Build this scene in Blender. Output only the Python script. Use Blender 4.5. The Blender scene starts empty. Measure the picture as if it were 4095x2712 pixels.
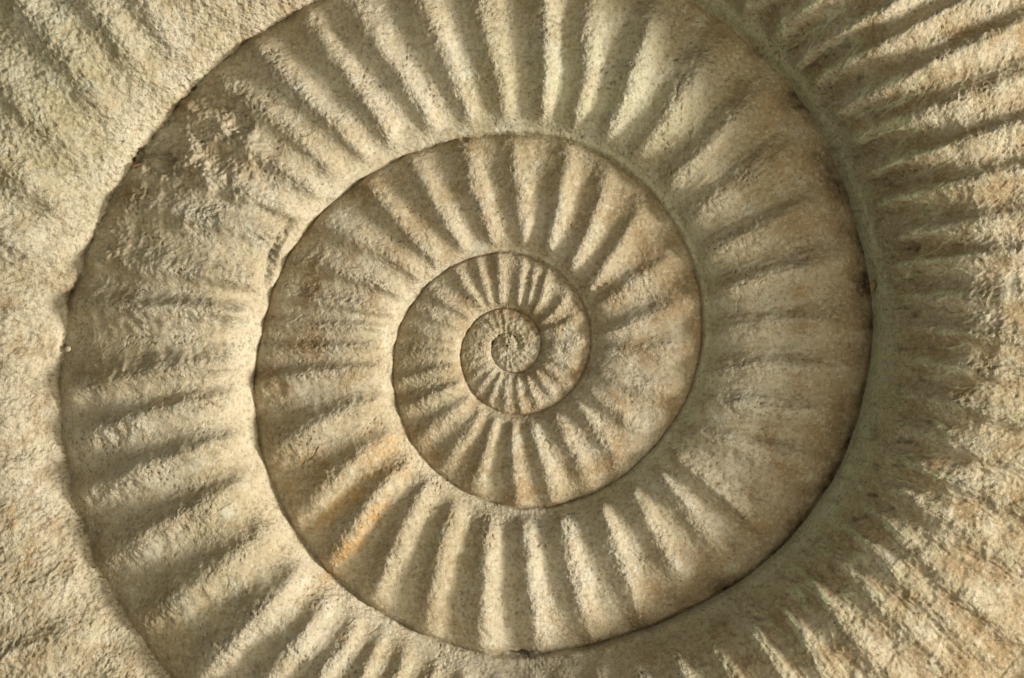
import bpy, math
import numpy as np
from mathutils import Vector

# ------------------------------------------------------------------ camera, light, exposure
sc = bpy.context.scene
COL = sc.collection
U = 1e-4                      # one trace unit (a ten-thousandth of a metre)
CXI, CYI = 2047.5, 1356.0     # centre of the view in trace units
LENS = 100.0
DIST = 4095 * LENS / 36.0     # camera height over the trace plane

cam_d = bpy.data.cameras.new("camera")
cam_d.lens = LENS
cam_d.sensor_width = 36.0
cam_d.clip_start = 0.01
cam_d.clip_end = 50.0
cam = bpy.data.objects.new("camera", cam_d)
cam.location = (0, 0, DIST * U)
COL.objects.link(cam)
sc.camera = cam

world = bpy.data.worlds.new("World")
sc.world = world
world.use_nodes = True
bg = world.node_tree.nodes["Background"]
bg.inputs[0].default_value = (0.92, 0.88, 0.74, 1)
bg.inputs[1].default_value = 0.085

def area(name, az, el, dist, size, power, color):
    d = bpy.data.lights.new(name, 'AREA')
    d.shape = 'DISK'
    d.size = size
    d.energy = power
    d.color = color
    o = bpy.data.objects.new(name, d)
    a, e = math.radians(az), math.radians(el)
    p = Vector((math.cos(a) * math.cos(e), math.sin(a) * math.cos(e), math.sin(e))) * dist
    o.location = p
    o.rotation_euler = (-p).to_track_quat('-Z', 'Y').to_euler()
    COL.objects.link(o)
    return o

KEY_AZ, KEY_EL = -2.0, 22.0
area("key_lamp", KEY_AZ, KEY_EL, 3.2, 0.68, 166.0, (1.0, 0.965, 0.89))
area("side_fill_lamp", -38.0, 44.0, 2.6, 1.7, 34.0, (1.0, 0.925, 0.72))  # added soft fill from the lower right, brings out relief in shaded parts
area("fill_lamp", 150.0, 58.0, 2.6, 1.7, 12.0, (0.98, 0.96, 0.76))

sc.view_settings.view_transform = 'Standard'
sc.view_settings.look = 'None'
sc.view_settings.exposure = 0.0
sc.view_settings.gamma = 1.0

# ------------------------------------------------------------------ numpy helpers
def _hash(ix, iy, seed):
    h = (ix.astype(np.uint32) * np.uint32(374761393)) ^ (iy.astype(np.uint32) * np.uint32(668265263))
    h = h + np.uint32((seed * 2246822519) & 0xffffffff)
    h = (h ^ (h >> np.uint32(13))) * np.uint32(1274126177)
    h = h ^ (h >> np.uint32(16))
    return h

_ang = np.linspace(0, 2 * np.pi, 256, endpoint=False)
_GX = np.cos(_ang).astype(np.float32)
_GY = np.sin(_ang).astype(np.float32)

def perlin(x, y, seed=0):
    x = np.asarray(x, np.float32); y = np.asarray(y, np.float32)
    fx = np.floor(x); fy = np.floor(y)
    ix = fx.astype(np.int64); iy = fy.astype(np.int64)
    dx = x - fx; dy = y - fy
    ux = dx * dx * dx * (dx * (dx * 6 - 15) + 10)
    uy = dy * dy * dy * (dy * (dy * 6 - 15) + 10)
    def g(a, b):
        h = _hash(ix + a, iy + b, seed) & np.uint32(255)
        return _GX[h] * (dx - a) + _GY[h] * (dy - b)
    n0 = g(0, 0); n1 = g(1, 0); n2 = g(0, 1); n3 = g(1, 1)
    a = n0 + ux * (n1 - n0); b = n2 + ux * (n3 - n2)
    return (a + uy * (b - a)) * 1.5

def fbm(x, y, seed, octv=3, gain=0.5):
    s = 0; a = 1.0
    for i in range(octv):
        s = s + a * perlin(x * (2.03 ** i) + 17.3 * i, y * (2.03 ** i) - 9.1 * i, seed + i)
        a *= gain
    return s

def sstep(a, b, x):
    t = np.clip((x - a) / (b - a), 0, 1)
    return t * t * (3 - 2 * t)

def gauss(x, y, cx, cy, sx, sy=None, rot=0.0):
    sy = sx if sy is None else sy
    c, s = math.cos(math.radians(rot)), math.sin(math.radians(rot))
    u = (x - cx) * c + (y - cy) * s
    w = -(x - cx) * s + (y - cy) * c
    return np.exp(-0.5 * ((u / sx) ** 2 + (w / sy) ** 2))

def pchip(xk, yk, x):
    xk = np.asarray(xk, float); yk = np.asarray(yk, float)
    h = np.diff(xk); d = np.diff(yk) / h
    m = np.zeros_like(yk)
    m[0], m[-1] = d[0], d[-1]
    for i in range(1, len(xk) - 1):
        if d[i - 1] * d[i] > 0:
            w1 = 2 * h[i] + h[i - 1]; w2 = h[i] + 2 * h[i - 1]
            m[i] = (w1 + w2) / (w1 / d[i - 1] + w2 / d[i])
    x = np.clip(x, xk[0], xk[-1])
    i = np.clip(np.searchsorted(xk, x) - 1, 0, len(xk) - 2)
    t = (x - xk[i]) / h[i]
    return ((2 * t**3 - 3 * t**2 + 1) * yk[i] + (t**3 - 2 * t**2 + t) * h[i] * m[i]
            + (-2 * t**3 + 3 * t**2) * yk[i + 1] + (t**3 - t**2) * h[i] * m[i + 1])

# ------------------------------------------------------------------ the coil's seam, measured on the specimen
CX, CY = 2032.0, 1384.0
def conv(x0, y0, k, pts):
    return [(x0 + k * a, y0 + k * b) for a, b in pts]

seam = []
seam += conv(1750, 1150, .3507, [(800,515),(720,545),(650,610),(615,690),(620,770),(660,850),(720,910),(800,965),(860,985),(950,975),(1050,930),(1120,850),(1165,720),(1175,600),(1130,470),(1060,350),(960,275),(860,245),(750,240),(640,250),(540,300),(440,380),(370,470),(300,570),(278,660),(275,780),(280,880),(310,1010),(370,1130),(450,1240),(560,1350),(700,1415),(850,1455),(960,1445),(1120,1420),(1300,1360),(1420,1290),(1540,1170),(1640,1010),(1700,820),(1745,610),(1725,430),(1700,270),(1620,130)])
seam += conv(1350, 850, .6378, [(1463,470),(1370,370),(1280,300),(1170,258),(1050,250),(950,262),(850,290),(740,340),(640,400),(560,480),(470,570),(410,660),(370,760),(358,850),(357,930),(355,1030),(365,1150),(385,1240),(415,1350),(460,1440)])
seam += conv(1350, 1712, .6378, [(530,190),(600,260),(680,320),(760,370),(860,420),(930,445),(1030,490),(1130,505),(1230,500),(1360,487),(1460,460),(1560,425),(1680,375),(1760,325),(1850,250),(1930,170),(2020,60)])
seam += conv(2695, 850, .6378, [(0,1310),(100,1130),(165,900),(185,740),(170,560),(155,450),(110,340),(60,200),(0,90)])
seam += conv(1350, 0, .6378, [(2080,1350),(2010,1250),(1930,1175),(1840,1085),(1740,1015),(1620,945),(1500,900),(1380,870),(1230,848),(1080,842),(960,850),(860,862),(760,878),(650,897),(560,925),(460,965),(370,1005),(280,1045),(170,1125),(80,1190),(0,1250)])
seam += [(1288,851),(1231,918),(1193,965),(1161,1003),(1129,1073),(1097,1143),(1084,1188),(1065,1290),(1040,1379),(1027,1456),(1020,1520),(1017,1615),(1020,1698),(1040,1770),(1059,1848),(1097,1961),(1148,2063),(1193,2158),(1263,2235),(1333,2299),(1380,2340),(1414,2372),(1478,2420),(1560,2468),(1624,2503),(1688,2532),(1784,2560),(1860,2589),(1924,2618),(1988,2629),(2083,2624),(2179,2608),(2245,2598),(2339,2579),(2466,2544),(2594,2503),(2677,2471),(2750,2437),(2854,2391),(2937,2350),(3001,2286),(3078,2235),(3141,2178),(3205,2095),(3269,2025),(3320,1935),(3365,1865),(3390,1795),(3416,1717),(3448,1615),(3464,1526),(3476,1443),(3492,1379),(3499,1296),(3493,1207),(3483,1131),(3457,1060),(3438,978),(3420,901),(3403,823),(3371,727),(3336,619),(3269,510),(3186,357),(3103,281),(3052,217),(3001,159),(2937,118),(2848,51),(2765,0)]
seam += [(2400,-145),(2032,-195),(1650,-130)]
seam += [(1314,0),(1212,38),(1122,86),(1046,134),(957,185),(893,239),(842,293),(784,357),(721,421),(663,485),(606,548),(549,619),(510,721),(459,791),(408,880),(370,980),(325,1086),(300,1188),(274,1296),(255,1405),(246,1507),(246,1615),(249,1711),(255,1801),(274,1922),(306,2037),(357,2133),(389,2241),(446,2356),(504,2458),(561,2547),(625,2630),(676,2707)]
seam = np.array(seam)
raw = np.arctan2(-(seam[:, 1] - CY), seam[:, 0] - CX)
raw = np.unwrap(raw)
raw = np.degrees(raw) - 360 * round((np.degrees(raw[0]) - 90) / 360)
rad = np.hypot(seam[:, 0] - CX, seam[:, 1] - CY)
ph_s = np.concatenate([[0, 45], raw, [1710, 1740, 1770, 1800, 1890, 1980, 2070, 2160, 2200]])
r_s = np.concatenate([[42, 48], rad, [2130, 2450, 2700, 2820, 2950, 3150, 3550, 4000, 4200]])
o_ = np.argsort(ph_s); ph_s = ph_s[o_]; r_s = r_s[o_]

PHG = np.arange(-440, 2190, 0.25)
def _loclin(q, bw=3.2):
    out = np.empty_like(q)
    base = np.interp(q, ph_s, np.log(r_s))
    for i, a in enumerate(q):
        near = np.sort(np.abs(ph_s - a))
        b = max(bw * np.interp(a, [600, 760, 1300, 1400], [1, 1.25, 1.25, 1.7]), .75 * near[min(4, len(near) - 1)])
        w = np.exp(-0.5 * ((ph_s - a) / b) ** 2)
        X = ph_s - a
        s0, s1, s2 = w.sum(), (w * X).sum(), (w * X * X).sum()
        y = np.log(r_s)
        t0, t1 = (w * y).sum(), (w * X * y).sum()
        den = s0 * s2 - s1 * s1
        out[i] = (s2 * t0 - s1 * t1) / den if den > 1e-9 else base[i]
    return np.exp(out)
_q = np.arange(-440, 2190, 1.0)
_rq = _loclin(_q)
_k5 = np.hanning(7)[1:-1]; _k5 /= _k5.sum()
_rq = np.where(_q > 650, np.convolve(np.pad(_rq, 2, mode='edge'), _k5, 'valid'), _rq)
_k = np.hanning(7); _k /= _k.sum()
R_IMG = np.interp(PHG, _q, _rq)
R_IMG = np.where(PHG < 0, .6 + 41.4 * sstep(-60, 0, PHG), R_IMG)
R_IMG = np.convolve(np.pad(R_IMG, 3, mode='edge'), _k, 'valid')

# heights: the coils grow thicker outwards, so the umbilicus is a shallow bowl
PZ = [-380, -180, 0, 180, 360, 540, 720, 900, 1080, 1260, 1400, 1450, 1540, 1620, 1700, 1800, 2200]
ZC = [26,   24,  26,  34,  48,  68,  92, 122, 160, 205, 420, 545, 420, 250, 270, 440, 520]
BETA = 0.40
def z_crest(p): return pchip(PZ, ZC, p)
def z_end(p): return BETA * z_crest(p)
def z_start(p): return z_end(p - 360.0) - 5.0 * sstep(-100, 400, p) - 0.006 * z_crest(p)

R_W = R_IMG * (DIST - z_end(PHG - 360)) / DIST      # true radius: nearer parts look larger
def r_in(p): return np.interp(p, PHG, R_W)
def r_out(p): return np.interp(p + 360.0, PHG, R_W)

VK_UP = [0, .015, .05, .11, .19, .28, .36];  HK_UP = [0, .14, .34, .58, .81, .95, 1.0]
VK_DN = [.36, .5, .65, .8, .9, 1.0, 1.06];   HK_DN = [0, .06, .20, .45, .68, 1.0, 1.30]
def profile(p, v):
    zc, zs, ze = z_crest(p), z_start(p), z_end(p)
    zs = zc - (zc - zs) * sstep(-300, 200, p)
    up = pchip(VK_UP, HK_UP, v)
    dn = pchip(VK_DN, HK_DN, v)
    return np.where(v < .36, zs + (zc - zs) * up, zc - (zc - ze) * dn)

# ------------------------------------------------------------------ ribs, measured crest lines (inner end to outer end)
def f1(*p): return conv(1550, 950, 1 / 1.568, p)
def f2(*p): return conv(1000, 500, 1 / 1.568, p)
def f3(*p): return conv(2000, 500, 1 / 1.568, p)
def f4(*p): return conv(900, 1400, 1 / 1.568, p)
def f5(*p): return conv(1900, 1500, 1 / 1.568, p)
def f6(*p): return conv(1300, 2212, 1 / 1.5787, p)
def f7(*p): return conv(2700, 1800, 1 / 1.6975, p)
def g1(*p): return conv(0, 0, .6378, p)
def g2(*p): return conv(1350, 0, .6378, p)
def g3(*p): return conv(2695, 0, .6378, p)
def g4(*p): return conv(0, 850, .6378, p)
def gm(*p): return conv(1350, 1712, .6378, p)
def gb(*p): return conv(0, 1712, .6378, p)
def gr(*p): return conv(2695, 850, .6378, p)

TR = [  # (turn, crest points)
 (1, f1((985,705),(1200,690))), (1, f1((965,590),(1180,530))), (1, f1((970,530),(1060,450),(1110,360))),
 (1, f1((915,470),(960,350),(990,240))), (1, f1((820,430),(825,290),(850,160))), (1, f1((705,400),(700,250),(690,120))),
 (1, f1((640,410),(600,270),(565,150))), (1, f1((580,420),(490,310),(420,200))), (1, f1((470,470),(350,400),(250,310))),
 (1, f1((430,560),(280,500),(150,450))), (1, f1((420,640),(250,600),(100,560))), (1, f1((420,720),(200,710),(60,690))),
 (1, f1((380,810),(220,850),(90,890))), (1, f1((430,930),(300,980),(130,1050))), (1, f1((500,1020),(350,1120),(190,1270))),
 (1, f1((580,1110),(470,1260),(350,1430))), (1, f1((665,1170),(610,1340),(540,1540))), (1, f1((780,1180),(780,1320),(800,1480))),
 (1, f1((910,1180),(940,1320),(990,1450))), (1, f1((1060,1130),(1120,1270),(1180,1370))), (1, f1((1200,1060),(1300,1200),(1400,1330))),
 (1, f1((1280,980),(1480,1130))), (1, f1((1300,860),(1520,910))),
 (2, f3((650,1420),(850,1430),(1100,1400))), (2, f3((690,1300),(850,1235),(1080,1140))), (2, f3((640,1110),(820,990),(1010,880))),
 (2, f3((590,990),(650,880),(740,770),(830,600))), (2, f3((430,910),(530,720),(590,560),(650,350))),
 (2, f3((300,760),(350,580),(390,350),(430,160))), (2, f3((150,720),(110,450),(90,300),(80,100))),
 (2, f2((1540,770),(1450,540),(1390,340),(1340,130))), (2, f2((1330,760),(1200,570),(1100,380),(1010,220))),
 (2, f2((1150,840),(980,680),(860,540),(740,370))), (2, f2((1040,930),(880,820),(700,740),(480,620))),
 (2, f2((930,1050),(700,950),(400,870),(230,830))), (2, f2((870,1180),(600,1130),(350,1100),(140,1060))),
 (2, f2((830,1270),(500,1270),(110,1240))), (2, f2((830,1380),(500,1400),(80,1410))),
 (2, f4((830,120),(550,130),(220,200))), (2, f4((880,350),(700,400),(520,500),(290,620))),
 (2, f4((1040,540),(850,650),(650,850),(430,1050))), (2, f4((1120,720),(960,870),(820,1080),(650,1330))),
 (2, f4((1240,880),(1130,1080),(1060,1260),(930,1530))), (2, gm((700,600),(640,800),(600,1000),(570,1230))),
 (2, f5((90,930),(70,1100),(55,1300),(60,1500))), (2, f5((300,900),(310,1100),(340,1250),(370,1480))),
 (2, f5((540,900),(570,1120),(630,1320),(700,1480))), (2, f5((790,800),(840,1000),(900,1180),(1000,1370))),
 (2, f5((980,720),(1080,930),(1200,1130),(1290,1250))), (2, f5((1190,650),(1330,850),(1450,980))),
 (2, f5((1330,570),(1450,680),(1560,760))), (2, f5((1340,370),(1560,410))),
 (3, gr((220,740),(600,700),(1150,680))),
 (3, g2((1920,900),(2050,750),(2130,620))), (3, g2((1680,850),(1770,680),(1840,500),(1890,320))),
 (3, g2((1490,830),(1510,720),(1540,560),(1550,400),(1560,200))), (3, g2((1270,820),(1290,700),(1300,600),(1310,440),(1300,280),(1290,30))),
 (3, g2((1080,800),(1030,600),(980,400),(930,230),(890,0))), (3, g2((840,830),(800,680),(740,520),(640,280),(520,30))),
 (3, g2((650,860),(610,800),(500,640),(420,520),(250,290),(110,60))),
 (3, g2((380,960),(280,780),(150,600),(0,400))), (3, g1((2190,860),(2000,720),(1850,560),(1720,400),(1590,290))),
 (3, g1((2100,1080),(1850,850),(1600,650),(1330,520))), (3, g1((1950,1180),(1750,1030),(1450,850),(1150,690))),
 (3, g1((1800,1330),(1500,1200),(1200,1050),(900,950))), (3, g4((1640,100),(1250,20),(740,-80))),
 (3, g4((1500,420),(1000,350),(560,300))), (3, g4((1400,610),(900,600),(480,540))), (3, g4((1400,790),(900,800),(430,750))),
 (3, g4((1380,950),(900,1040),(430,1110))), (3, g4((1370,1170),(1100,1220),(800,1300),(450,1410))),
 (3, gb((1380,90),(1100,190),(800,290),(520,400))), (3, gb((1500,360),(1250,490),(1000,620),(640,820))),
 (3, gb((1700,640),(1550,740),(1400,880),(1180,1000),(880,1190))), (3, gb((1870,900),(1700,1080),(1500,1300),(1300,1500))),
 (3, gb((2080,1060),(1900,1300),(1750,1480))),
 (3, f6((240,390),(120,560))), (3, f6((400,450),(320,600))), (3, f6((570,530),(500,650))), (3, f6((780,600),(700,700))),
 (3, f6((930,650),(880,760))), (3, f6((1110,690),(1100,780))), (3, f6((1290,700),(1310,780))), (3, f6((1480,700),(1500,780))),
 (3, f6((1690,640),(1720,720))), (3, f6((1930,620),(1960,700))), (3, f6((2150,560),(2210,680))),
 (3, f7((400,1060),(560,1320),(760,1560))), (3, f7((660,940),(780,1180),(1000,1500))), (3, f7((850,830),(1000,930),(1200,1250))),
 (3, f7((1010,680),(1180,790),(1400,1040))), (3, f7((1180,520),(1330,680),(1560,900))), (3, f7((1230,290),(1500,560),(1800,900))),
 (3, f7((1330,190),(1700,400),(2200,660))), (3, gr((1330,1280),(1650,1440),(2150,1530))), (3, gr((1340,1090),(1700,1180),(2150,1290))),
 (3, gr((1350,890),(1700,960),(2150,1020))),
 (4, gr((1350,690),(1750,740),(2150,800))), (4, gr((1340,520),(1750,530),(2150,520))), (4, gr((1300,310),(1700,310),(2190,240))),
 (4, gr((1280,150),(1700,100),(2190,20))), (4, g3((1230,1250),(1600,1210),(2190,1060))), (4, g3((1030,850),(1400,780),(2190,500))),
 (4, g3((920,700),(1300,570),(2000,230))), (4, g3((780,520),(1250,320),(1800,30))), (4, g3((640,350),(900,280),(1400,30))),
 (4, g3((480,210),(760,90),(900,10))),
 (4, g1((1500,210),(1380,60))), (4, g1((1190,500),(1080,260),(960,60))), (4, g1((1050,700),(860,420),(640,60))),
 (4, g1((860,930),(600,600),(330,200))), (4, g1((700,1190),(420,900),(60,540))),
]
rows = []
VS = np.array([.12, .35, .6, .9])
for turn, pts in TR:
    pts = np.array(pts)
    a = np.degrees(np.arctan2(-(pts[:, 1] - CY), pts[:, 0] - CX))
    m = np.mod(a, 360)
    c = m[0]
    m = c + (np.mod(m - c + 180, 360) - 180)
    if turn == 2 and c > 359: m -= 360
    ph = m + 360 * turn
    rr = np.hypot(pts[:, 0] - CX, pts[:, 1] - CY)
    if turn == 2 and ph[0] > 1050 and rr[0] < 700: ph -= 360
    ri, ro = r_in(ph), r_out(ph)
    v = (rr * (1 - 0.85 * z_crest(ph) / DIST) - ri) / (ro - ri)
    o = np.argsort(v)
    v, ph = v[o], ph[o]
    slope = (ph[-1] - ph[0]) / max(v[-1] - v[0], .15)
    out = np.interp(VS, v, ph)
    lo, hi = VS < v[0], VS > v[-1]
    out[lo] = ph[0] + 0.7 * slope * (VS[lo] - v[0])
    out[hi] = ph[-1] + 0.5 * slope * (VS[hi] - v[-1])
    rows.append(out)
rows = np.array(rows)
rows = rows[np.argsort(rows[:, 1])]
def pitch_deg(p):
    return np.interp(p, [0, 360, 540, 900, 1080, 1260, 1330, 1420, 1530, 1650, 1800], [16, 15, 13.5, 11, 10.3, 9.6, 6.5, 5.2, 6.0, 6.6, 6])
ribs = []
p0 = -350.0
while p0 < rows[0, 1] - 0.7 * pitch_deg(rows[0, 1]):
    ribs.append(np.array([p0 + 3, p0, p0 - 1, p0 - 1])); p0 += float(pitch_deg(p0))
last = None
for rw in rows:
    if last is not None:
        gap = rw[1] - last[1]
        if gap < 0.6 * pitch_deg(rw[1]):
            continue
        n = int(round(gap / float(pitch_deg(.5 * (rw[1] + last[1]))))) - 1
        for i in range(max(n, 0)):
            t = (i + 1) / (n + 1)
            ribs.append(last * (1 - t) + rw * t)
    ribs.append(rw); last = rw
while ribs[-1][1] < 1820:
    ribs.append(ribs[-1] + float(pitch_deg(ribs[-1][1])))
ribs = np.array(ribs)
for j in range(len(VS)):                      # keep neighbours apart all along their length
    for _ in range(12):
        d = np.diff(ribs[:, j]); mn = 0.6 * pitch_deg(ribs[:-1, 1])
        bad = np.maximum(mn - d, 0) * .5
        ribs[:-1, j] -= bad; ribs[1:, j] += bad
NR = len(ribs)
rng = np.random.RandomState(7)
rib_amp = np.clip(rng.normal(1.0, .13, NR), .7, 1.3)

def rib_phase(p, v):
    """p: columns (n,), v: rows (m,) -> continuous rib number at each grid point"""
    out = np.empty((len(p), len(v))); pit = np.empty_like(out)
    kk = np.arange(NR)
    for j, vv in enumerate(v):
        line = np.array([np.interp(vv, VS, r) for r in ribs]) if False else None
        i = np.clip(np.searchsorted(VS, vv) - 1, 0, len(VS) - 2)
        t = np.clip((vv - VS[i]) / (VS[i + 1] - VS[i]), 0, 1.25)
        line = ribs[:, i] * (1 - t) + ribs[:, i + 1] * t
        line = np.maximum.accumulate(line + np.arange(NR) * 1e-6)
        out[:, j] = np.interp(p, line, kk)
        pit[:, j] = np.interp(p, line, np.gradient(line))
    return out, pit

# ------------------------------------------------------------------ carved cracks and pits (on the specimen's surface)
def poly_dist(x, y, pts):
    d = np.full(x.shape, 1e9, np.float32)
    for (ax, ay), (bx, by) in zip(pts[:-1], pts[1:]):
        ux, uy = bx - ax, by - ay
        t = np.clip(((x - ax) * ux + (y - ay) * uy) / (ux * ux + uy * uy), 0, 1)
        d = np.minimum(d, np.hypot(x - ax - t * ux, y - ay - t * uy))
    return d

CRACKS = [  # points, half width, depth, dirt
 (g4((1835,60),(1815,120),(1760,150),(1742,230),(1718,310),(1695,370),(1687,440)), 15, 17, .30),
 (g4((1760,135),(1740,230),(1718,300)), 7, 12, .30),
 (f5((440,400),(470,440),(455,465),(490,520)), 3, 4, .3),
 (f4((680,560),(600,590),(560,660),(510,690),(490,720)), 3, 5, .4),
 (g2((2150,500),(2120,560),(2090,660)), 3.5, 5, .5), (g2((2140,60),(2080,200),(2085,260)), 3.5, 4, .4),
 (g2((1250,140),(1320,175),(1390,185),(1400,165)), 3, 4, .6),
 (gb((1390,490),(1440,465),(1490,430)), 7, 9, .1),
 (gb((435,1060),(460,940),(510,840)), 5, -6, 0), (gb((330,980),(350,900),(420,830)), 5, -6, 0), (gb((60,1440),(150,1350),(270,1310)), 16, -13, 0),
 (f7((2340,1190),(2250,1330),(2150,1450),(2080,1540)), 5, 5, .8),
]
PITS = [  # centre, size x, size y, rotation, depth, dirt
 (650, 655, 80, 40, 15, 30, .0), (975, 505, 40, 52, 20, 24, .0), (930, 420, 22, 34, 30, 18, 0),
 (800, 370, 40, 26, 40, 14, 0), (2088, 2606, 46, 12, -4, 12, .85), (1120, 1000, 12, 90, 21, 15, .12),
 (2275, 1795, 30, 32, 0, 4, .0), (2930, 1500, 44, 14, -14, 7, .0),
 (1860, 570, 16, 14, 0, 6, 0),
]

# ------------------------------------------------------------------ grids
def spacing_cols(p0, p1):
    """angles from p0 to p1, finer where the coil is in view and large"""
    out = [p0]
    p = p0
    while p < p1 - 1e-6:
        ri, ro = float(r_in(p)), float(r_out(p))
        rm = ri + .5 * (ro - ri)
        th = math.radians(p)
        x = CX + ri * math.cos(th); y = CY - ri * math.sin(th)
        vis = -150 < x < 4250 and -150 < y < 2860
        step = (4.0 if p > 300 else 2.5) if vis else 12.0
        p = min(p + min(math.degrees(step / rm), 4.0), p1)
        out.append(p)
    if len(out) > 2 and out[-1] - out[-2] < .3 * (out[-2] - out[-3]): out.pop(-2)
    return np.array(out)

TURNS = [(-420, 0, 26), (0, 360, 56), (360, 720, 100), (720, 1080, 150), (1080, 1440, 210), (1440, 1800, 260)]
NV = [t[2] for t in TURNS]

def build_grid(p0, p1, nv, lastturn):
    p = spacing_cols(p0, p1)
    v = np.linspace(0, 1.05, nv)
    v = v - 0.012 * np.sin(2 * np.pi * np.clip(v / .3, 0, 1)) * (v < .3)      # a little finer at the inner wall
    P, V = np.meshgrid(p, v, indexing='ij')
    ri, ro = r_in(P), r_out(P)
    w = ro - ri
    th = np.radians(P)
    R = ri + V * w
    # ragged lip
    x = CX + R * np.cos(th); y = CY - R * np.sin(th)
    lip = np.exp(-V / .10) * (1 - .8 * sstep(1370, 1400, P) * (1 - sstep(1480, 1520, P)))
    R = R + (1 - .6 * sstep(1300, 1400, P)) * lip * (w ** .5 * .12 * perlin(x / 60, y / 60, 3) + .06 * w ** .5 * perlin(x / 18, y / 18, 4))
    Z = profile(P, V)
    K, PIT = rib_phase(p, v)
    F = K - np.round(K)
    idx = np.clip(np.round(K).astype(int), 0, NR - 1)
    pitch = np.radians(np.clip(PIT, 1, 20)) * R                      # rib spacing in length
    pitch = np.minimum(pitch, .42 * w + 10)
    cosr = np.cos(th); sinr = np.sin(th)
    x = CX + R * cosr; y = CY - R * sinr
    right = sstep(300, 1300, x - CX)
    outer = sstep(1380, 1500, P)                                           # last turn
    # --- rib relief
    warp = .05 * perlin(x / 90, y / 90, 11) + .03 * perlin(x / 35, y / 35, 12)
    Fw = F + warp
    h = (0.5 + 0.5 * np.cos(2 * np.pi * Fw)) ** 1.45
    env = sstep(.03 - .008 * outer, .17 - .08 * outer * sstep(0, .4, cosr), V) * (1 - (.38 + .42 * sstep(.2, .85, cosr)) * sstep(.58 + .2 * outer, .98, V)) * (1 - .65 * sstep(.92, 1.0, V))
    amp = rib_amp[idx] * 0.21
    a0 = rib_amp[np.clip(np.floor(K).astype(int), 0, NR - 1)]; a1 = rib_amp[np.clip(np.floor(K).astype(int) + 1, 0, NR - 1)]
    fr = K - np.floor(K)
    amp = 0.212 * (a0 * (1 - fr) + a1 * fr)
    worn = 1 - .45 * gauss(x, y, 700, 620, 230, 170) + .6 * gauss(x, y, 600, 1330, 400, 330) + .35 * gauss(x, y, 1250, 1300, 260, 300) - .45 * (1 - sstep(150, 400, P))
    worn = worn * (1 + .15 * sstep(600, 1300, x - CX) * (1 - outer)) * (1 + outer * (.55 * sstep(0, .5, cosr) - .3 * sstep(0, .5, -cosr)))
    worn = np.clip(worn, .2, 1.6)
    rib = pitch * amp * env * worn * h
    # --- undulation
    D = rib + (6 * perlin(x / 240, y / 240, 21) + 3.0 * perlin(x / 105, y / 105, 22)) * sstep(0, 250, R) * sstep(0, .1, V)
    bead = np.exp(-((V - .022) / .014) ** 2) * sstep(650, 800, P)
    D = D + .0085 * w * bead * (1 + .5 * perlin(x / 50, y / 50, 25)) * (1 - .6 * outer)
    # --- roughness: crests are weathered, grooves smooth; the last turn is coarse all over
    lf = perlin(x / 180, y / 180, 31)
    side0 = outer * sstep(.1, .5, cosr)
    crest = sstep(.45, .85, h) * env
    patchy = sstep(-.35, .45, perlin(x / 150, y / 150, 32) + .4 * perlin(x / 60, y / 60, 33))
    rough = np.clip(.16 + .30 * patchy + .75 * crest * (.6 + .5 * lf) * (1 - .5 * side0) + (.55 - .35 * side0) * outer + .35 * sstep(.15, .6, lf), .15, 1.25)
    rough = rough * (1 - .35 * sstep(500, 1200, x - CX) * (1 - outer))
    sz = np.clip(w / 600, .6, 1.0)
    rough = rough + .5 * (1 - sstep(300, 700, P))
    g = .75 * perlin(x / 31, y / 31, 41) + .8 * perlin(x / 16, y / 16, 42) + .6 * perlin(x / 9.5, y / 9.5, 43)
    D = D + rough * sz * 3.4 * g
    pore = sstep(.42, .62, perlin(x / 13, y / 13, 46)) * sstep(.15, .5, perlin(x / 130, y / 130, 49) + .3 * outer)
    D = D - 5.5 * pore * sz
    cq = perlin((x + 18 * perlin(x / 40, y / 40, 57)) / 210, (y + 18 * perlin(x / 40, y / 40, 58)) / 210, 59)
    hair = np.exp(-(cq / .012) ** 2) * sstep(.05, .35, perlin(x / 260, y / 260, 56))
    D = D - 3.2 * hair
    bil = np.abs(perlin(x / 44, y / 44, 45)) * 2 - .6
    D = D + rough * sz * 2.2 * bil * sstep(.3, .9, rough)
    # chips running across the rib crests, and growth lines along the ribs
    L = V * w
    chip = perlin(L / 15, K * 2.6 + .02 * L, 51) + .6 * perlin(L / 8, K * 4.1, 52)
    D = D + 3.0 * (1 - .7 * side0) * chip * sstep(.25, .6, h) * (1 - sstep(.8, 1, h)) * env * sz * sstep(-.15, .35, lf) * worn
    D = D + (1.1 + 1.8 * sstep(400, 1000, x - CX) * (1 - outer)) * (perlin(K * 9, L / 130, 53) + .5 * perlin(K * 17, L / 60, 54)) * sz * env
    # --- last turn, right side: ribs crusted with raised lime veins, lumpy and pitted further out
    side = sstep(.1, .5, cosr) * outer + sstep(.2, .6, cosr) * sstep(1330, 1420, P) * (1 - outer)
    side = np.clip(side, 0, 1)
    far = sstep(.16, .40, V + .06 * perlin(x / 150, y / 150, 60))
    arc = np.radians(P) * 1900
    def vein_lines(width, along, seed, sharp):
        q = perlin((arc + 22 * perlin(x / 75, y / 75, seed + 1) + 7 * perlin(x / 24, y / 24, seed + 2)) / width, R / along, seed)
        return np.clip(1 - np.abs(q) * sharp, 0, 1) ** 2
    vein = vein_lines(110, 420, 64, 7.0) + .7 * vein_lines(70, 260, 164, 9.0) * sstep(-.1, .5, perlin(x / 130, y / 130, 165))
    vein = np.clip(vein, 0, 1) * side * sstep(.01, .07, V) * (1 - .75 * far) * (.55 + .6 * perlin(x / 100, y / 100, 166))
    vein = np.clip(vein, 0, 1)
    D = D + 9 * vein
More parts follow.
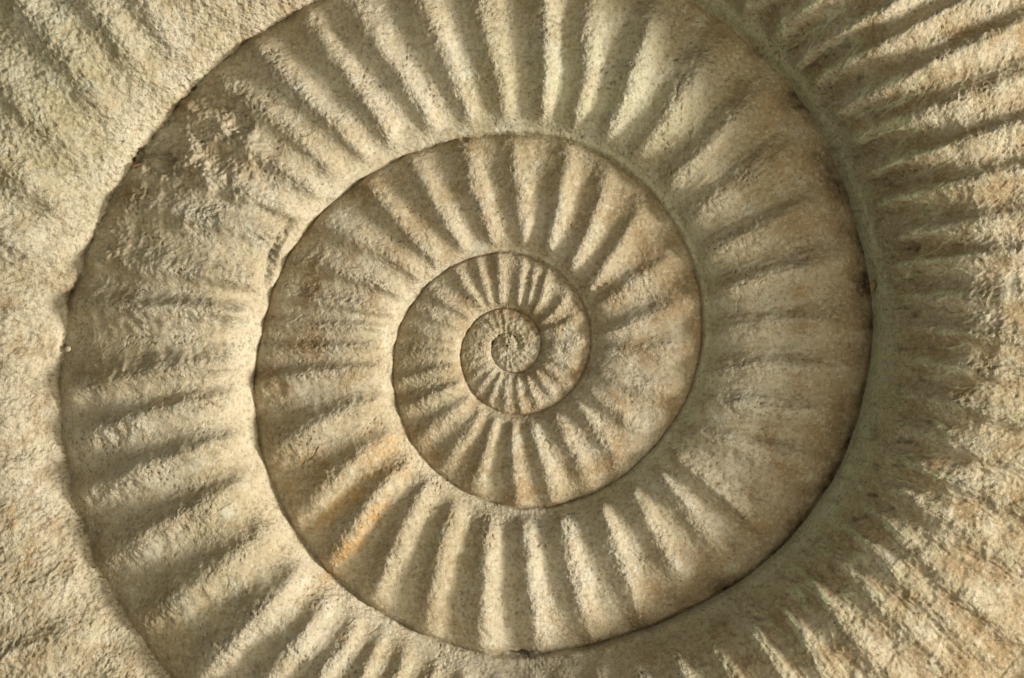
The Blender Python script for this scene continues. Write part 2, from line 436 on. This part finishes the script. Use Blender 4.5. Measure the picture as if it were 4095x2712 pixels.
    wx = x + 30 * perlin(x / 80, y / 80, 61) + 9 * perlin(x / 24, y / 24, 63); wy = y + 30 * perlin(x / 80, y / 80, 62) + 9 * perlin(x / 24, y / 24, 69)
    lump = 1.3 * perlin(wx / 105, wy / 70, 66) + .8 * np.abs(perlin(wx / 50, wy / 40, 68)) + .36 * perlin(wx / 24, wy / 21, 67) + .2 * np.abs(perlin(x / 13, y / 12, 168))
    D = D + side * (.2 + .8 * far * (.45 + .85 * sstep(-600, 500, y - CY))) * 6.5 * lump
    D = D + side * far * 3.5 * np.clip(1 - np.abs(perlin(wx / 60, wy / 50, 65)) * 5, 0, 1)
    D = D - rib * .55 * side * far * sstep(300, 800, y - CY)
    # --- crumbled patch, upper left of the broad turn
    mc = np.clip(gauss(x, y, 760, 560, 270, 140, 35) * 1.25 + .55 * gauss(x, y, 480, 900, 150, 260, 15), 0, 1) * sstep(1080, 1100, P) * (1 - sstep(1420, 1440, P))
    mc = mc * sstep(.12, .3, V)
    D = D + mc * (20 * perlin(x / 105, y / 90, 70) + 17 * np.abs(perlin(x / 62, y / 62, 71)) - 5 + 9 * np.abs(perlin(x / 27, y / 27, 72)) + 4 * perlin(x / 14, y / 14, 73))
    # --- left part of the last turn: sandy
    sl = outer * sstep(.1, .6, -cosr)
    D = D + sl * (3.6 * perlin(x / 26, y / 26, 75) + 2.6 * perlin(x / 13, y / 13, 76) + 9 * perlin(x / 120, y / 100, 77) - 6 * np.abs(perlin(x / 50, y / 44, 78)) * sstep(-.1, .5, perlin(x / 140, y / 140, 79)))
    dirt = .35 * hair + .30 * pore
    for pts, hw, dep, dr in CRACKS:
        pa = np.array(pts)
        bx0, by0 = pa.min(0) - 60; bx1, by1 = pa.max(0) + 60
        s = (x > bx0) & (x < bx1) & (y > by0) & (y < by1)
        if s.any():
            d = poly_dist(x[s] + 5 * perlin(x[s] / 20, y[s] / 20, 81), y[s] + 5 * perlin(x[s] / 20, y[s] / 20, 82), pts)
            k = np.exp(-(d / hw) ** 2)
            D[s] -= dep * k
            dirt[s] = np.maximum(dirt[s], dr * k)
    for (px, py, sx, sy, rot, dep, dr) in PITS:
        s = (np.abs(x - px) < 200) & (np.abs(y - py) < 200)
        if s.any():
            q = perlin(x[s] / 40, y[s] / 40, 83)
            k = gauss(x[s] + .5 * sx * q, y[s] + .5 * sy * perlin(x[s] / 40, y[s] / 40, 84), px, py, sx, sy, rot)
            k = k + .32 * k ** .5 * (perlin(x[s] / 26, y[s] / 26, 85) + .6 * perlin(x[s] / 12, y[s] / 12, 86))
            k = sstep(.3, .85, k)
            if dr > .8: k = k * (V[s] > .7)
            D[s] -= dep * k
            dirt[s] = np.maximum(dirt[s], dr * k)
    core = 1 - sstep(50, 130, R)
    D = D + core * (3 * perlin(x / 19, y / 19, 47) + 2.2 * perlin(x / 9, y / 9, 48))
    D = D * sstep(0, 16, R) + 9 * gauss(x, y, 2034, 1376, 15, 13) + 4 * gauss(x, y, 2044, 1392, 10)
    # tuck the outer edge under the next turn
    D = D - 5 * sstep(.965, 1.0, V) * sz
    if lastturn:                                                           # the free outer rim rolls down to the bed
        roll = sstep(.9, 1.05, V)
        Z = Z * (1 - roll) - 60 * roll
    # --- base surface, its normal, displacement along it
    B = np.stack([x, -y, Z], -1)
    tu = np.gradient(B, axis=0); tv = np.gradient(B, axis=1)
    n = np.cross(tv, tu)
    n /= np.linalg.norm(n, axis=-1, keepdims=True) + 1e-12
    n[n[..., 2] < 0] *= -1
    pos = B + n * D[..., None]
    # --- stains and tones: masks for the material
    cn = perlin(x / 120, y / 120, 91); cf = perlin(x / 34, y / 34, 92)
    ne = np.cos(th - math.radians(14))
    green_tint = sstep(.05, .75, ne) * sstep(700, 1000, P) * np.exp(-(V / (.125 - .075 * outer + (.05 - .03 * outer) * cn)) ** 2) * (.75 + .4 * cf) * (.5 + .5 * sstep(1380, 1420, P))  # greener inner walls on the right
    green_tint = np.maximum(green_tint, np.clip(1.7 * vein, 0, 1) * (.95 + .3 * cf))
    green_tint = np.maximum(green_tint, .85 * side * (1 - .8 * far) * sstep(.72, .98, h + .25 * cf) * np.clip(.6 + 1.2 * cn + .4 * cf, 0, 1))
    green_tint = np.maximum(green_tint, .12 * side * np.exp(-(V / .35) ** 2))
    green_tint = np.maximum(green_tint, .30 * gauss(x, y, 2420, 360, 330, 240) * (1 + .6 * cn))
    green_tint = np.maximum(green_tint, .22 * gauss(x, y, 200, 350, 320, 360) * (1 + cn))
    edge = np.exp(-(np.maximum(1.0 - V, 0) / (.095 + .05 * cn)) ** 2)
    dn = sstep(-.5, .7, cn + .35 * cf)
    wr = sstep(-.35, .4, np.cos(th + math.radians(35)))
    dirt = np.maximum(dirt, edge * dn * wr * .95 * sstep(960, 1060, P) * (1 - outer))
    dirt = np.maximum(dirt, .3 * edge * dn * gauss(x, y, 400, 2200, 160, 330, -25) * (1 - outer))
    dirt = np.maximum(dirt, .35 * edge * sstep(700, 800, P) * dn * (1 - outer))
    groove = 1 - sstep(.1, .5, h)
    spots = sstep(.1, .75, perlin(x / 46, y / 30, 94) + .3 * cf) * side * np.exp(-((V - .12) / .10) ** 2) * (.35 + .65 * groove)
    dirt = np.maximum(dirt, .75 * spots)
    ochre = np.clip(.9 * gauss(x, y, 1400, 1990, 150, 26, -38) + .9 * gauss(x, y, 1435, 2140, 190, 28, -52) + .7 * gauss(x, y, 1545, 1790, 60, 26, -30)
                    + .35 * gauss(x, y, 1300, 1880, 160, 60, -35), 0, 1) * (.8 + .6 * cf + .3 * cn)
    ochre = np.maximum(ochre, .4 * sstep(.1, .7, perlin(x / 60, y / 60, 95) + .4 * cf) * gauss(x, y, 110, 2130, 110, 120))
    streak = perlin(K * 5.5, V * w / 210, 97)
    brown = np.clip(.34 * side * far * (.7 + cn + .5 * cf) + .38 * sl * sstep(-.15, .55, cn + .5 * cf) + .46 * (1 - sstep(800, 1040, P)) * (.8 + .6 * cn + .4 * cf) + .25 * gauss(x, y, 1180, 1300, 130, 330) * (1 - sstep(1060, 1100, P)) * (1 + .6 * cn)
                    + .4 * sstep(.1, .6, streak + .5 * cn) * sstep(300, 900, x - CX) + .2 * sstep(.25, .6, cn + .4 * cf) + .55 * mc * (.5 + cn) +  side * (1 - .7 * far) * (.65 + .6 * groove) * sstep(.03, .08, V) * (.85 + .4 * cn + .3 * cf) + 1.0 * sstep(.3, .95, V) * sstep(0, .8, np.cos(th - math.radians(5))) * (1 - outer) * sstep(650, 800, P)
                    + .35 * np.exp(-((1 - V) / .25) ** 2) * (1 - outer), 0, 1) * (.75 + .5 * cn)  # browner over the right flanks and towards each turn's outer edge
    pale = np.clip(.45 * outer * np.exp(-(V / .03) ** 2) * sstep(.1, .6, -cosr) + .4 * side * far * sstep(.3, 1.1, lump) + .55 * np.exp(-(V / .13) ** 2) * sstep(.2, .9, -np.cos(th - math.radians(15))), 0, 1)  # paler left inner walls and lump tops at far right
    masks = dict(green_tint=green_tint, dirt=dirt, ochre=ochre, umber=brown, pale_tint=pale, grit=np.clip(rough, 0, 1) * .8 + .2)
    masks = {k: np.clip(a, 0, 1).astype(np.float32) for k, a in masks.items()}
    return dict(p=p, v=v, K=K, pos=pos, masks=masks, nv=nv, h=h)

grids = [build_grid(a, b, n, a >= 1440) for a, b, n in TURNS]
for ga, gb_ in zip(grids[:-1], grids[1:]):           # join successive turns without a gap
    va, vb = ga['v'], gb_['v']
    for c in range(3):
        gb_['pos'][0, :, c] = np.interp(vb, va, ga['pos'][-1, :, c])
for g in grids:
    pz = g['pos']
    tu = np.gradient(pz, axis=0); tv = np.gradient(pz, axis=1)
    n = np.cross(tv, tu); n /= np.linalg.norm(n, axis=-1, keepdims=True) + 1e-12
    n[n[..., 2] < 0] *= -1
    g['nrm'] = n
for ga, gb_ in zip(grids[:-1], grids[1:]):
    for c in range(3):
        gb_['nrm'][0, :, c] = np.interp(gb_['v'], ga['v'], ga['nrm'][-1, :, c])

# ------------------------------------------------------------------ materials
def nodes_of(name):
    m = bpy.data.materials.new(name); m.use_nodes = True
    return m, m.node_tree.nodes, m.node_tree.links, m.node_tree.nodes["Principled BSDF"]

def mixc(nt, fac, a, b, mode='MIX'):
    n = nt.nodes.new("ShaderNodeMix"); n.data_type = 'RGBA'; n.blend_type = mode
    for s, val in ((n.inputs[0], fac), (n.inputs[6], a), (n.inputs[7], b)):
        if isinstance(val, bpy.types.NodeSocket): nt.links.new(val, s)
        elif isinstance(val, (int, float)): s.default_value = val
        else: s.default_value = (*val, 1)
    return n.outputs[2]

def noise(nt, co, scale, detail=3, rough=.55, ntype='FBM'):
    n = nt.nodes.new("ShaderNodeTexNoise")
    n.inputs['Scale'].default_value = scale; n.inputs['Detail'].default_value = detail
    n.inputs['Roughness'].default_value = rough
    nt.links.new(co, n.inputs['Vector'])
    return n.outputs['Fac']

def ramp(nt, val, a, b):
    n = nt.nodes.new("ShaderNodeMapRange"); n.interpolation_type = 'SMOOTHSTEP'
    n.inputs[1].default_value = a; n.inputs[2].default_value = b
    nt.links.new(val, n.inputs[0])
    return n.outputs[0]

def mul(nt, a, b, op='MULTIPLY'):
    n = nt.nodes.new("ShaderNodeMath"); n.operation = op
    for s, val in ((n.inputs[0], a), (n.inputs[1], b)):
        if isinstance(val, bpy.types.NodeSocket): nt.links.new(val, s)
        else: s.default_value = val
    return n.outputs[0]

def stone_material():
    m, N, L, bs = nodes_of("fossil_stone")
    nt = m.node_tree
    co = N.new("ShaderNodeTexCoord").outputs['Object']
    def attr(n):
        a = N.new("ShaderNodeAttribute"); a.attribute_name = n
        return a.outputs['Fac']
    big = noise(nt, co, 28, 4)
    mid = noise(nt, co, 110, 4, .6)
    fine = noise(nt, co, 620, 3, .65)
    speck = noise(nt, co, 1150, 2, .6)
    c = mixc(nt, ramp(nt, big, .35, .65), (.40, .332, .212), (.50, .438, .325))
    c = mixc(nt, mul(nt, ramp(nt, mid, .45, .72), .45), c, (.44, .34, .20))
    c = mixc(nt, mul(nt, ramp(nt, noise(nt, co, 75, 4, .6), .54, .70), .42), c, (.45, .445, .37))
    c = mixc(nt, attr('pale_tint'), c, (.62, .53, .38))
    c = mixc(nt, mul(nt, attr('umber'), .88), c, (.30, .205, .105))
    c = mixc(nt, mul(nt, attr('ochre'), .85), c, (.52, .30, .10))
    c = mixc(nt, mul(nt, attr('green_tint'), .85), c, (.52, .55, .345))
    # mottling and grain of the stone: dark, rusty and chalky specks
    c = mixc(nt, mul(nt, ramp(nt, noise(nt, co, 190, 5, .7), .50, .70), .38), c, (.25, .20, .11))
    c = mixc(nt, mul(nt, ramp(nt, noise(nt, co, 150, 5, .7), .52, .70), .4), c, (.62, .575, .44))
    c = mixc(nt, mul(nt, ramp(nt, fine, .53, .66), .52), c, (.18, .14, .08))
    c = mixc(nt, mul(nt, ramp(nt, fine, .46, .33), .35), c, (.66, .61, .47))
    c = mixc(nt, mul(nt, ramp(nt, speck, .62, .72), .6), c, (.10, .08, .055))
    c = mixc(nt, mul(nt, mul(nt, ramp(nt, noise(nt, co, 420, 2, .6), .63, .72), ramp(nt, mid, .4, .65)), .45), c, (.42, .21, .08))
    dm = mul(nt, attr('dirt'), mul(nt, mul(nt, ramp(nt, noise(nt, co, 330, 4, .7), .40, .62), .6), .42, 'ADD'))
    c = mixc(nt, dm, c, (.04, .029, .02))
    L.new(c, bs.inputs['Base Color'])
    bs.inputs['Roughness'].default_value = .92
    bs.inputs['Specular IOR Level'].default_value = .18
    b1 = N.new("ShaderNodeBump"); L.new(attr('grit'), b1.inputs['Strength']); b1.inputs['Distance'].default_value = .0011
    L.new(noise(nt, co, 700, 4, .65), b1.inputs['Height'])
    b2 = N.new("ShaderNodeBump"); L.new(mul(nt, attr('grit'), .7), b2.inputs['Strength']); b2.inputs['Distance'].default_value = .0022
    L.new(noise(nt, co, 260, 3, .6), b2.inputs['Height'])
    L.new(b1.outputs[0], b2.inputs['Normal'])
    L.new(b2.outputs[0], bs.inputs['Normal'])
    return m
STONE = stone_material()

def plain(name, col, col2, scale, rough=.85):
    m, N, L, bs = nodes_of(name)
    nt = m.node_tree
    co = N.new("ShaderNodeTexCoord").outputs['Object']
    c = mixc(nt, ramp(nt, noise(nt, co, scale, 4, .6), .35, .65), col, col2)
    L.new(c, bs.inputs['Base Color']); bs.inputs['Roughness'].default_value = rough
    b = N.new("ShaderNodeBump"); b.inputs['Strength'].default_value = .4; b.inputs['Distance'].default_value = .0005
    L.new(noise(nt, co, scale * 2, 3), b.inputs['Height']); L.new(b.outputs[0], bs.inputs['Normal'])
    return m

# ------------------------------------------------------------------ building the fossil: fossil > whorl > rib
def empty(name, loc=(0, 0, 0)):
    o = bpy.data.objects.new(name, None); o.location = loc
    o.empty_display_size = .05
    COL.objects.link(o)
    return o

fossil = empty("ammonite_fossil")
fossil["label"] = "large cream ribbed spiral ammonite fossil filling the whole picture"
fossil["category"] = "fossil"

def patch(name, g, fmask, parent, norm=True):
    """mesh from the grid faces chosen by fmask (columns-1, rows-1)"""
    nc, nr = g['pos'].shape[:2]
    fi, fj = np.nonzero(fmask)
    a = fi * nr + fj
    quads = np.stack([a, a + 1, a + nr + 1, a + nr], 1)
    used, inv = np.unique(quads.ravel(), return_inverse=True)
    co = g['pos'].reshape(-1, 3)[used]
    co = np.stack([(co[:, 0] - CXI) * U, (co[:, 1] + CYI) * U, co[:, 2] * U], 1).astype(np.float32)
    nq = len(quads)
    me = bpy.data.meshes.new(name)
    me.vertices.add(len(used)); me.vertices.foreach_set("co", co.ravel())
    me.loops.add(nq * 4); me.loops.foreach_set("vertex_index", inv.astype(np.int32).ravel())
    me.polygons.add(nq)
    me.polygons.foreach_set("loop_start", np.arange(0, nq * 4, 4, dtype=np.int32))
    me.polygons.foreach_set("use_smooth", np.ones(nq, dtype=bool))
    me.update(calc_edges=True)
    for k, arr in g['masks'].items():
        at = me.attributes.new(k, 'FLOAT', 'POINT')
        at.data.foreach_set("value", arr.ravel()[used])
    if norm:
        me.normals_split_custom_set_from_vertices(g['nrm'].reshape(-1, 3)[used].astype(np.float32))
    me.materials.append(STONE)
    o = bpy.data.objects.new(name, me)
    COL.objects.link(o)
    o.parent = parent
    return o

WL = ["tiny smooth first coil at the centre", "small innermost ribbed coil", "second ribbed coil from the centre",
      "third ribbed coil with ochre stains at its lower left", "broad coil with crumbled upper left and dark dirt along its edge",
      "rough outermost coil running out of the picture"]
for t, g in enumerate(grids):
    p, v, K = g['p'], g['v'], g['K']
    Kc = .25 * (K[:-1, :-1] + K[1:, :-1] + K[:-1, 1:] + K[1:, 1:])
    vc = .5 * (v[:-1] + v[1:])[None, :] + 0 * Kc
    rid = np.round(Kc).astype(int)
    isrib = (np.abs(Kc - rid) < .27) & (vc > .09) & (vc < .93)
    if t == 0: isrib[:] = False
    whorl = patch("whorl", g, ~isrib, fossil)
    whorl["label"] = WL[t]
    if t == 0: continue
    for k in np.unique(rid[isrib]):
        mk = isrib & (rid == k)
        if mk.sum() < 40: continue
        patch("rib", g, mk, whorl)
    # slivers too small to be a rib stay with the whorl
    small = np.zeros_like(isrib)
    for k in np.unique(rid[isrib]):
        mk = isrib & (rid == k)
        if mk.sum() < 40: small |= mk
    if small.any(): patch("rib", g, small, whorl)

# ------------------------------------------------------------------ loose bits caught in the seam
def surface_z(px, py):
    best = (1e9, 0)
    for g in grids:
        d = (g['pos'][..., 0] - px) ** 2 + (-g['pos'][..., 1] - py) ** 2
        m = d < 12 ** 2
        if m.any():
            zz = g['pos'][..., 2][m].max()
            best = (0, zz if best[0] else max(best[1], zz))
    return best[1]

def loose(name, label, cat, px, py, verts, faces, mat, rot, lift=0.0):
    me = bpy.data.meshes.new(name)
    c, sn = math.cos(math.radians(rot)), math.sin(math.radians(rot))
    me.from_pydata([((a * c - b * sn) * U, (a * sn + b * c) * U, z * U) for a, b, z in verts], [], faces)
    for p in me.polygons: p.use_smooth = True
    me.materials.append(mat)
    o = bpy.data.objects.new(name, me)
    o.location = ((px - CXI) * U, (CYI - py) * U, (surface_z(px, py) + lift) * U)
    o["label"] = label; o["category"] = cat
    COL.objects.link(o)
    return o

def lathe_blob(rx, outline, rz, n=12, jit=0.0, seed=1):
    """closed body along x: outline = [(x, half width, half height)]"""
    r = np.random.RandomState(seed)
    V, Fc = [], []
    for (a, hw, hh) in outline:
        for i in range(n):
            t = 2 * math.pi * i / n
            k = 1 + jit * (r.rand() - .5)
            V.append((a * rx, hw * rx * math.cos(t) * k, hh * rz * math.sin(t) * k))
    m = len(outline)
    for j in range(m - 1):
        for i in range(n):
            Fc.append((j * n + i, j * n + (i + 1) % n, (j + 1) * n + (i + 1) % n, (j + 1) * n + i))
    Fc.append(tuple(range(n - 1, -1, -1))); Fc.append(tuple((m - 1) * n + i for i in range(n)))
    return V, Fc

v_, f_ = lathe_blob(24, [(-1, .04, .1), (-.8, .3, .5), (-.3, .52, .9), (.2, .5, 1), (.6, .34, .8), (.9, .12, .4), (1, .03, .1)], 9, jit=.08)
loose("seed", "small tan wedge shaped seed lodged in the dark seam at right", "seed", 3474, 1143, v_, f_, plain("seed_husk", (.30, .22, .12), (.22, .15, .08), 900), 78, 8)
v_, f_ = lathe_blob(20, [(-1, .12, .5), (-.7, .26, .9), (-.1, .30, 1), (.4, .26, .8), (.8, .2, .9), (1, .08, .4)], 6, n=7, jit=.35, seed=4)
loose("bark_chip", "tiny reddish brown bark chip stuck on the upper left seam", "bark chip", 561, 668, v_, f_, plain("bark", (.28, .13, .05), (.16, .08, .04), 700), 15, 6)
v_, f_ = lathe_blob(13, [(-1, .2, .3), (-.75, .7, .7), (-.2, 1, 1), (.4, .95, .95), (.8, .6, .6), (1, .15, .2)], 11, n=10, jit=.2, seed=8)
loose("pebble", "little pale round pebble beside the seam on the left", "pebble", 288, 1396, v_, f_, plain("pebble_stone", (.5, .42, .28), (.42, .34, .22), 500), 30, 6)

# ------------------------------------------------------------------ ground under the fossil
gm_ = bpy.data.meshes.new("ground")
s = 3.0
gm_.from_pydata([(-s, -s, -.008), (s, -s, -.008), (s, s, -.008), (-s, s, -.008)], [], [(0, 1, 2, 3)])
gm_.materials.append(plain("ground_sand", (.30, .24, .16), (.38, .31, .21), 60))
go = bpy.data.objects.new("ground", gm_); go["kind"] = "structure"
COL.objects.link(go)

print("TRIS", 2 * sum(len(o.data.polygons) for o in bpy.data.objects if o.type == "MESH"))
